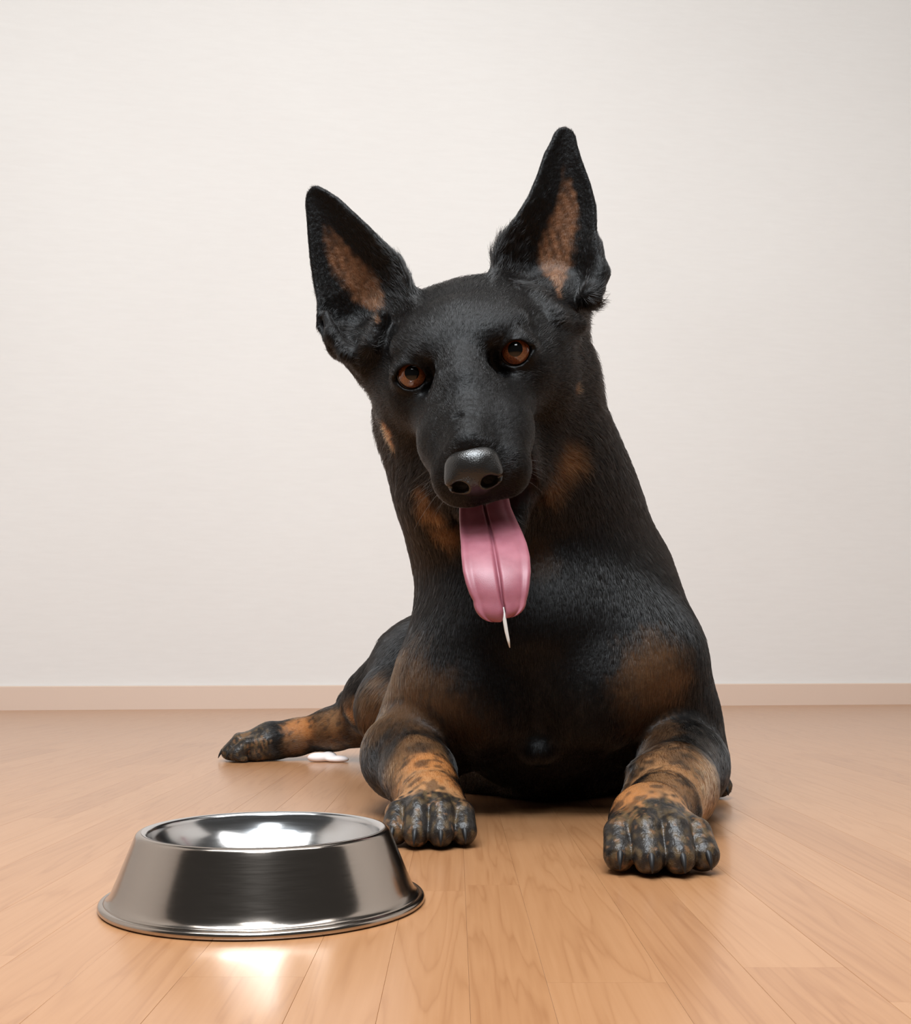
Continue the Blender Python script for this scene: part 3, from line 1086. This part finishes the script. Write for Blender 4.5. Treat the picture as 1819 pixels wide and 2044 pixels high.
def tube(pts, radii, seg=8):
    vs, fs = [], []
    pts = [np.asarray(p, float) for p in pts]
    for i, p in enumerate(pts):
        t = pts[min(i + 1, len(pts) - 1)] - pts[max(i - 1, 0)]
        t /= np.linalg.norm(t)
        u = np.cross(t, (0.31, 0.9, 0.2))
        u /= np.linalg.norm(u)
        w2 = np.cross(t, u)
        for j in range(seg):
            a = 2 * math.pi * j / seg
            vs.append(p + radii[i] * (u * math.cos(a) + w2 * math.sin(a)))
    for i in range(len(pts) - 1):
        for j in range(seg):
            k = (j + 1) % seg
            fs.append((i * seg + j, i * seg + k, (i + 1) * seg + k, (i + 1) * seg + j))
    fs.append(tuple(range(seg))[::-1])
    fs.append(tuple((len(pts) - 1) * seg + j for j in range(seg)))
    return vs, fs


M_DROOL = simple_mat('drool', (0.62, 0.60, 0.56), 0.12, coat=0.5)
vs, fs = tube([P(1005, 1212, 0.848), P(1007, 1235, 0.847), P(1011, 1260, 0.847), P(1015, 1278, 0.847), P(1018, 1293, 0.847)], [0.0006, 0.0016, 0.0015, 0.0012, 0.0004])
dr = dog_part('drool', vs, fs, M_DROOL, tongue)
dr['label'] = 'pale string of drool hanging from the tongue tip'

# claws
M_CLAW = simple_mat('dark_claw', (0.012, 0.011, 0.011), 0.45, spec=0.3)
for tip, dirn, s in CLAWS:
    d = dirn / np.linalg.norm(dirn)
    down = np.array([0, 0, -1.0])
    pts = [tip - d * 0.005 * s, tip, tip + d * 0.005 * s, tip + (d * 0.0085 + down * 0.003) * s, tip + (d * 0.0105 + down * 0.0065) * s]
    pts = [np.array([p[0], p[1], max(p[2], 0.0015)]) for p in pts]
    vs, fs = tube(pts, [0.0028 * s, 0.0027 * s, 0.0022 * s, 0.0014 * s, 0.0004 * s])
    dog_part('claw', vs, fs, M_CLAW)

# small pale scrap below the hind leg
M_SCRAP = simple_mat('pale_scrap', (0.86, 0.77, 0.74), 0.7)
c0 = P(650, 1500, 1.63)
k3 = [np.arange(c0[i] - 0.045, c0[i] + 0.045, 0.002) for i in range(3)]
k3[2] = np.arange(-0.002, 0.03, 0.002)
sc_ops = [ell((c0[0] - 0.010, c0[1], 0.006), (0.017, 0.011, 0.0075), k=0.003), ell((c0[0] + 0.004, c0[1] + 0.006, 0.007), (0.012, 0.010, 0.008), k=0.003),
          ell((c0[0] + 0.018, c0[1] - 0.004, 0.004), (0.017, 0.010, 0.0055), k=0.003), Op(lambda Q: -(Q[:, 2] - 0.0004), (-9, -9, -1), (9, 9, 0.02), 0.001, 'i')]
sv, sf, _n = polygonise(sc_ops, *k3, newton=1)
scrap = add_mesh('scrap', sv, sf, M_SCRAP)
scrap['label'] = 'small pale pink scrap lying on the floor under the outstretched hind leg of the dog'
scrap['category'] = 'scrap'

# ------------------------------------------------------------------ fur
# control points: (point, direction the hair runs, hair length, reach)
B_ = lambda x, y, z: HR @ np.array([x, y, z], float)
FLOW = []
for s in (-1, 1):
    FLOW += [(hp(s * 40, -60, 240), B_(s * 0.5, -0.1, -1), 0.0030, 60), (hp(s * 70, -110, 230), B_(s * 0.5, -0.8, -0.8), 0.0042, 60),
             (hp(s * 60, -90, 120), B_(s * 0.5, -0.4, -1), 0.0042, 60), (hp(s * 20, -20, 120), B_(s * 0.3, 0.2, -1), 0.0034, 60),
             (hp(s * 25, 20, 30), B_(s * 0.35, 0.4, -1), 0.0048, 55), (hp(s * 40, 70, -60), B_(s * 0.4, 0.3, -1), 0.0065, 60),
             (hp(s * 100, 50, 0), B_(s * 0.8, 0.5, -0.8), 0.0055, 45), (hp(s * 100, -50, 20), B_(s * 0.6, -0.8, -0.6), 0.0055, 45),
             (hp(s * 165, -20, -80), B_(s * 0.4, -0.3, -1), 0.0080, 60), (hp(s * 180, -110, -140), B_(s * 0.6, -0.7, -0.8), 0.0130, 70),
             (hp(s * 200, -150, -220), B_(s * 0.7, -0.8, -0.4), 0.015, 70), (hp(s * 110, -240, -40), B_(s * 0.3, -1, -0.5), 0.012, 60),
             (hp(s * 110, 90, -150), B_(s * 0.5, 0.5, -0.8), 0.011, 50)]
FLOW += [(P(860, 1040, 1.08), (-0.2, 0.2, -1), 0.011, 90), (P(1230, 950, 1.10), (0.4, 0.5, -1), 0.011, 90), (P(1040, 1150, 1.05), (0, 0.1, -1), 0.009, 100),
         (P(960, 1300, 1.04), (0.1, 0.1, -1), 0.008, 90), (P(1180, 1300, 1.03), (-0.1, 0.1, -1), 0.008, 90), (P(1080, 1450, 1.06), (0, 0.2, -1), 0.008, 90),
         (P(1080, 1540, 1.2), (0, 1, -0.2), 0.010, 90), (P(850, 1400, 1.06), (0, -0.3, -1), 0.008, 80), (P(1330, 1380, 1.05), (0.1, -0.2, -1), 0.008, 80),
         (P(1380, 1530, 1.02), (0, -0.6, -0.8), 0.008, 70), (P(820, 1520, 1.04), (0, -0.7, -0.7), 0.008, 70), (P(850, 1580, 0.95), (0, -1, -0.3), 0.006, 50),
         (P(1325, 1620, 0.86), (0, -1, -0.3), 0.006, 50), (P(858, 1650, 0.88), (0, -1, -0.5), 0.0022, 60), (P(1317, 1690, 0.79), (0, -1, -0.5), 0.0022, 60),
         (P(1330, 1100, 1.25), (0.2, 0.9, -0.7), 0.009, 110), (P(1340, 1220, 1.45), (0.1, 1, -0.3), 0.009, 120), (P(1150, 1050, 1.4), (0, 1, -0.1), 0.009, 120),
         (P(1100, 1200, 1.7), (0, 1, -0.2), 0.009, 120), (P(800, 1380, 1.45), (-0.5, -0.2, -0.8), 0.011, 100), (P(700, 1420, 1.62), (-1, 0, -0.3), 0.008, 80),
         (P(590, 1465, 1.64), (-1, 0, 0), 0.006, 60), (P(480, 1480, 1.63), (-1, -0.1, -0.3), 0.0045, 60), (np.array([0.25, 1.22, 0.03]), (0, -1, -0.3), 0.004, 60), (np.array([0.25, 1.45, 0.04]), (0, -1, 0), 0.007, 70),
         (np.array([0.17, 2.0, 0.04]), (0.3, 1, -0.2), 0.018, 90), (P(900, 1300, 1.6), (-0.4, 0.5, -0.6), 0.012, 100)]
FLOW += [(P(815, 548, 1.01), (0.4, -0.3, 0.9), 0.016, 26), (P(985, 515, 1.01), (-0.6, -0.3, 0.8), 0.016, 26), (P(1040, 560, 0.985), (0.9, -0.3, 0.3), 0.016, 30),
         (P(790, 600, 0.985), (-0.9, -0.3, 0.2), 0.014, 26), (P(1185, 620, 1.0), (0.7, 0.2, -0.6), 0.013, 26), (P(1195, 550, 1.0), (0.3, 0.1, 0.9), 0.004, 34), (P(700, 715, 1.0), (-0.3, 0.2, -0.9), 0.007, 34), (P(655, 640, 1.0), (-0.3, 0.1, -0.9), 0.004, 34)]
for e in (earL, earR):
    for t, L in ((0.12, 0.0065), (0.4, 0.0045), (0.7, 0.0035), (0.95, 0.004)):
        FLOW.append((e.b + e.ea * e.L * t, e.ea, L, 40))
FP = np.array([f[0] for f in FLOW], F32)
FD = np.array([np.asarray(f[1], float) / np.linalg.norm(f[1]) for f in FLOW], F32)
FL = np.array([f[2] for f in FLOW], F32)
FR = np.array([f[3] for f in FLOW], F32) * 0.00045


def flow(Q):
    D, Ln = np.zeros((len(Q), 3), F32), np.zeros(len(Q), F32)
    for i in range(0, len(Q), 40000):
        q = Q[i:i + 40000]
        d2 = ((q[:, None, :] - FP[None]) ** 2).sum(2) / FR ** 2
        wt = 1 / (d2 + 0.08) ** 2
        wt /= wt.sum(1, keepdims=True)
        D[i:i + 40000] = wt @ FD
        Ln[i:i + 40000] = wt @ FL
    return D, Ln


N_HAIR = 700000
qa, qb, qc, qd = (V[Fq[:, i]] for i in range(4))
ar = 0.5 * np.linalg.norm(np.cross(qc - qa, qd - qb), axis=1)
cen = (qa + qb + qc + qd) / 4
Dc, Lc = flow(cen)
nrm_c = Nn[Fq[:, 0]]
seen = np.where((nrm_c * (cen - np.array([0, 0, CAMH], F32))).sum(1) / np.linalg.norm(cen, axis=1) < 0.35, 1.0, 0.25)
den = ar * seen * (0.006 / np.clip(Lc, 0.0028, 0.02)) ** 1.1
eyes = [hp(s * EYE[0], EYE[1], EYE[2] + 8) for s in (-1, 1)]
for e in eyes:
    den *= np.linalg.norm(cen - e, axis=1) > 40 * UNIT
den *= np.linalg.norm(cen - hp(0, -102, 292), axis=1) > 50 * UNIT
den *= ~((np.linalg.norm(cen - hp(25, -225, 90), axis=1) < 80 * UNIT))
den *= (cen[:, 2] > 0.004)
den *= 1 - 0.45 * on_paw(cen)
pick = RNG.choice(len(cen), N_HAIR, p=den / den.sum())
u, v_ = RNG.random((2, N_HAIR, 1)).astype(F32)
fq = Fq[pick]
root = (V[fq[:, 0]] * (1 - u) + V[fq[:, 1]] * u) * (1 - v_) + (V[fq[:, 3]] * (1 - u) + V[fq[:, 2]] * u) * v_
nr_ = (Nn[fq[:, 0]] * (1 - u) + Nn[fq[:, 1]] * u) * (1 - v_) + (Nn[fq[:, 3]] * (1 - u) + Nn[fq[:, 2]] * u) * v_
nr_ /= np.linalg.norm(nr_, axis=1, keepdims=True) + 1e-9
D, Ln = flow(root)
wob = np.stack([noise(root, 0.02, 11), noise(root, 0.02, 12), noise(root, 0.02, 13)], 1) * 0.18 + np.stack([noise(root, 0.0065, 14), noise(root, 0.0065, 15), noise(root, 0.0065, 16)], 1) * 0.20 + RNG.normal(0, 0.11, (N_HAIR, 3))
onhead = (smooth(0.30, 0.12, np.linalg.norm(root - hp(0, 0, -60), axis=1)) * 0.75 + 0.25)[:, None]
D = D + wob * onhead
T = D - nr_ * (D * nr_).sum(1, keepdims=True)
T /= np.linalg.norm(T, axis=1, keepdims=True) + 1e-6
Ln = Ln * RNG.uniform(0.6, 1.15, N_HAIR)
lift = RNG.uniform(0.12, 0.34, (N_HAIR, 1)) * np.interp(Ln, [0.004, 0.009, 0.016], [1.1, 0.9, 1.5])[:, None]
K = 4
pts = np.empty((N_HAIR, K, 3), F32)
for i in range(K):
    q = i / (K - 1)
    pts[:, i] = root - nr_ * 0.0003 + (T * q * 0.95 + nr_ * (lift * q * (1.25 - 0.75 * q)) * (0.55 + 0.45 * onhead)) * Ln[:, None]
pts[:, :, 2] = np.maximum(pts[:, :, 2], 0.001)
HC = coat(root) * np.exp(RNG.normal(0, 0.45, (N_HAIR, 1)))
HC = np.where((RNG.random((N_HAIR, 1)) < 0.10) & (HC.max(1, keepdims=True) < 0.02), HC + np.array([0.020, 0.020, 0.021]), HC)   # a few grey hairs
hc = bpy.data.hair_curves.new('fur')
hc.add_curves([K] * N_HAIR)
hc.position_data.foreach_set('vector', (pts - base.astype(F32)).ravel())
ra = hc.attributes.get('radius') or hc.attributes.new('radius', 'FLOAT', 'POINT')
rad = np.tile(np.array([0.00011, 0.00011, 0.00008, 0.00002], F32), (N_HAIR, 1)) * np.clip(Ln / 0.008, 0.55, 1.2)[:, None]
ra.data.foreach_set('value', rad.ravel().astype(F32))
ca = hc.attributes.new('coat', 'FLOAT_COLOR', 'CURVE')
buf = np.ones((N_HAIR, 4), F32)
buf[:, :3] = HC
ca.data.foreach_set('color', buf.ravel())
M_FUR = bpy.data.materials.new('fur_strands')
M_FUR.use_nodes = True
nt = M_FUR.node_tree
nt.nodes.remove(nt.nodes['Principled BSDF'])
hb = nt.nodes.new('ShaderNodeBsdfHairPrincipled')
hb.parametrization = 'COLOR'
hb.inputs['Roughness'].default_value = 0.20
hb.inputs['Radial Roughness'].default_value = 0.45
hb.inputs['Coat'].default_value = 0.0
hb.inputs['IOR'].default_value = 1.40
at = N(nt, 'ShaderNodeAttribute', attribute_name='coat')
link(nt, at, 'Color', hb, 'Color')
nt.links.new(hb.outputs[0], nt.nodes['Material Output'].inputs['Surface'])
hc.materials.append(M_FUR)
fur = bpy.data.objects.new('fur', hc)
fur['kind'] = 'stuff'
fur.parent = dog
C.objects.link(fur)

# whiskers on the lips
WK, WR_ = [], []
for _i in range(34):
    sd = -1 if _i % 2 else 1
    a = np.array([sd * RNG.uniform(52, 88) + 8, RNG.uniform(-165, -110), RNG.uniform(150, 250)])
    p0 = hp(*a)
    d = HR @ np.array([sd * 1.0, RNG.uniform(-0.9, 0.1), RNG.uniform(-0.7, 0.3)])
    d /= np.linalg.norm(d)
    L = RNG.uniform(0.018, 0.042)
    WK.append([p0 + d * L * q + np.array([0, 0, -0.25]) * L * q * q for q in (0, 0.35, 0.7, 1.0)])
wc_ = bpy.data.hair_curves.new('whiskers')
wc_.add_curves([4] * len(WK))
wc_.position_data.foreach_set('vector', (np.array(WK) - base).astype(F32).ravel())
ra = wc_.attributes.get('radius') or wc_.attributes.new('radius', 'FLOAT', 'POINT')
ra.data.foreach_set('value', np.tile(np.array([0.00014, 0.00012, 0.00009, 0.00003], F32), len(WK)))
ca = wc_.attributes.new('coat', 'FLOAT_COLOR', 'CURVE')
ca.data.foreach_set('color', np.tile(np.array([0.012, 0.010, 0.009, 1], F32), len(WK)))
wc_.materials.append(M_FUR)
whisk = bpy.data.objects.new('whiskers', wc_)
whisk['kind'] = 'stuff'
whisk.parent = dog
C.objects.link(whisk)
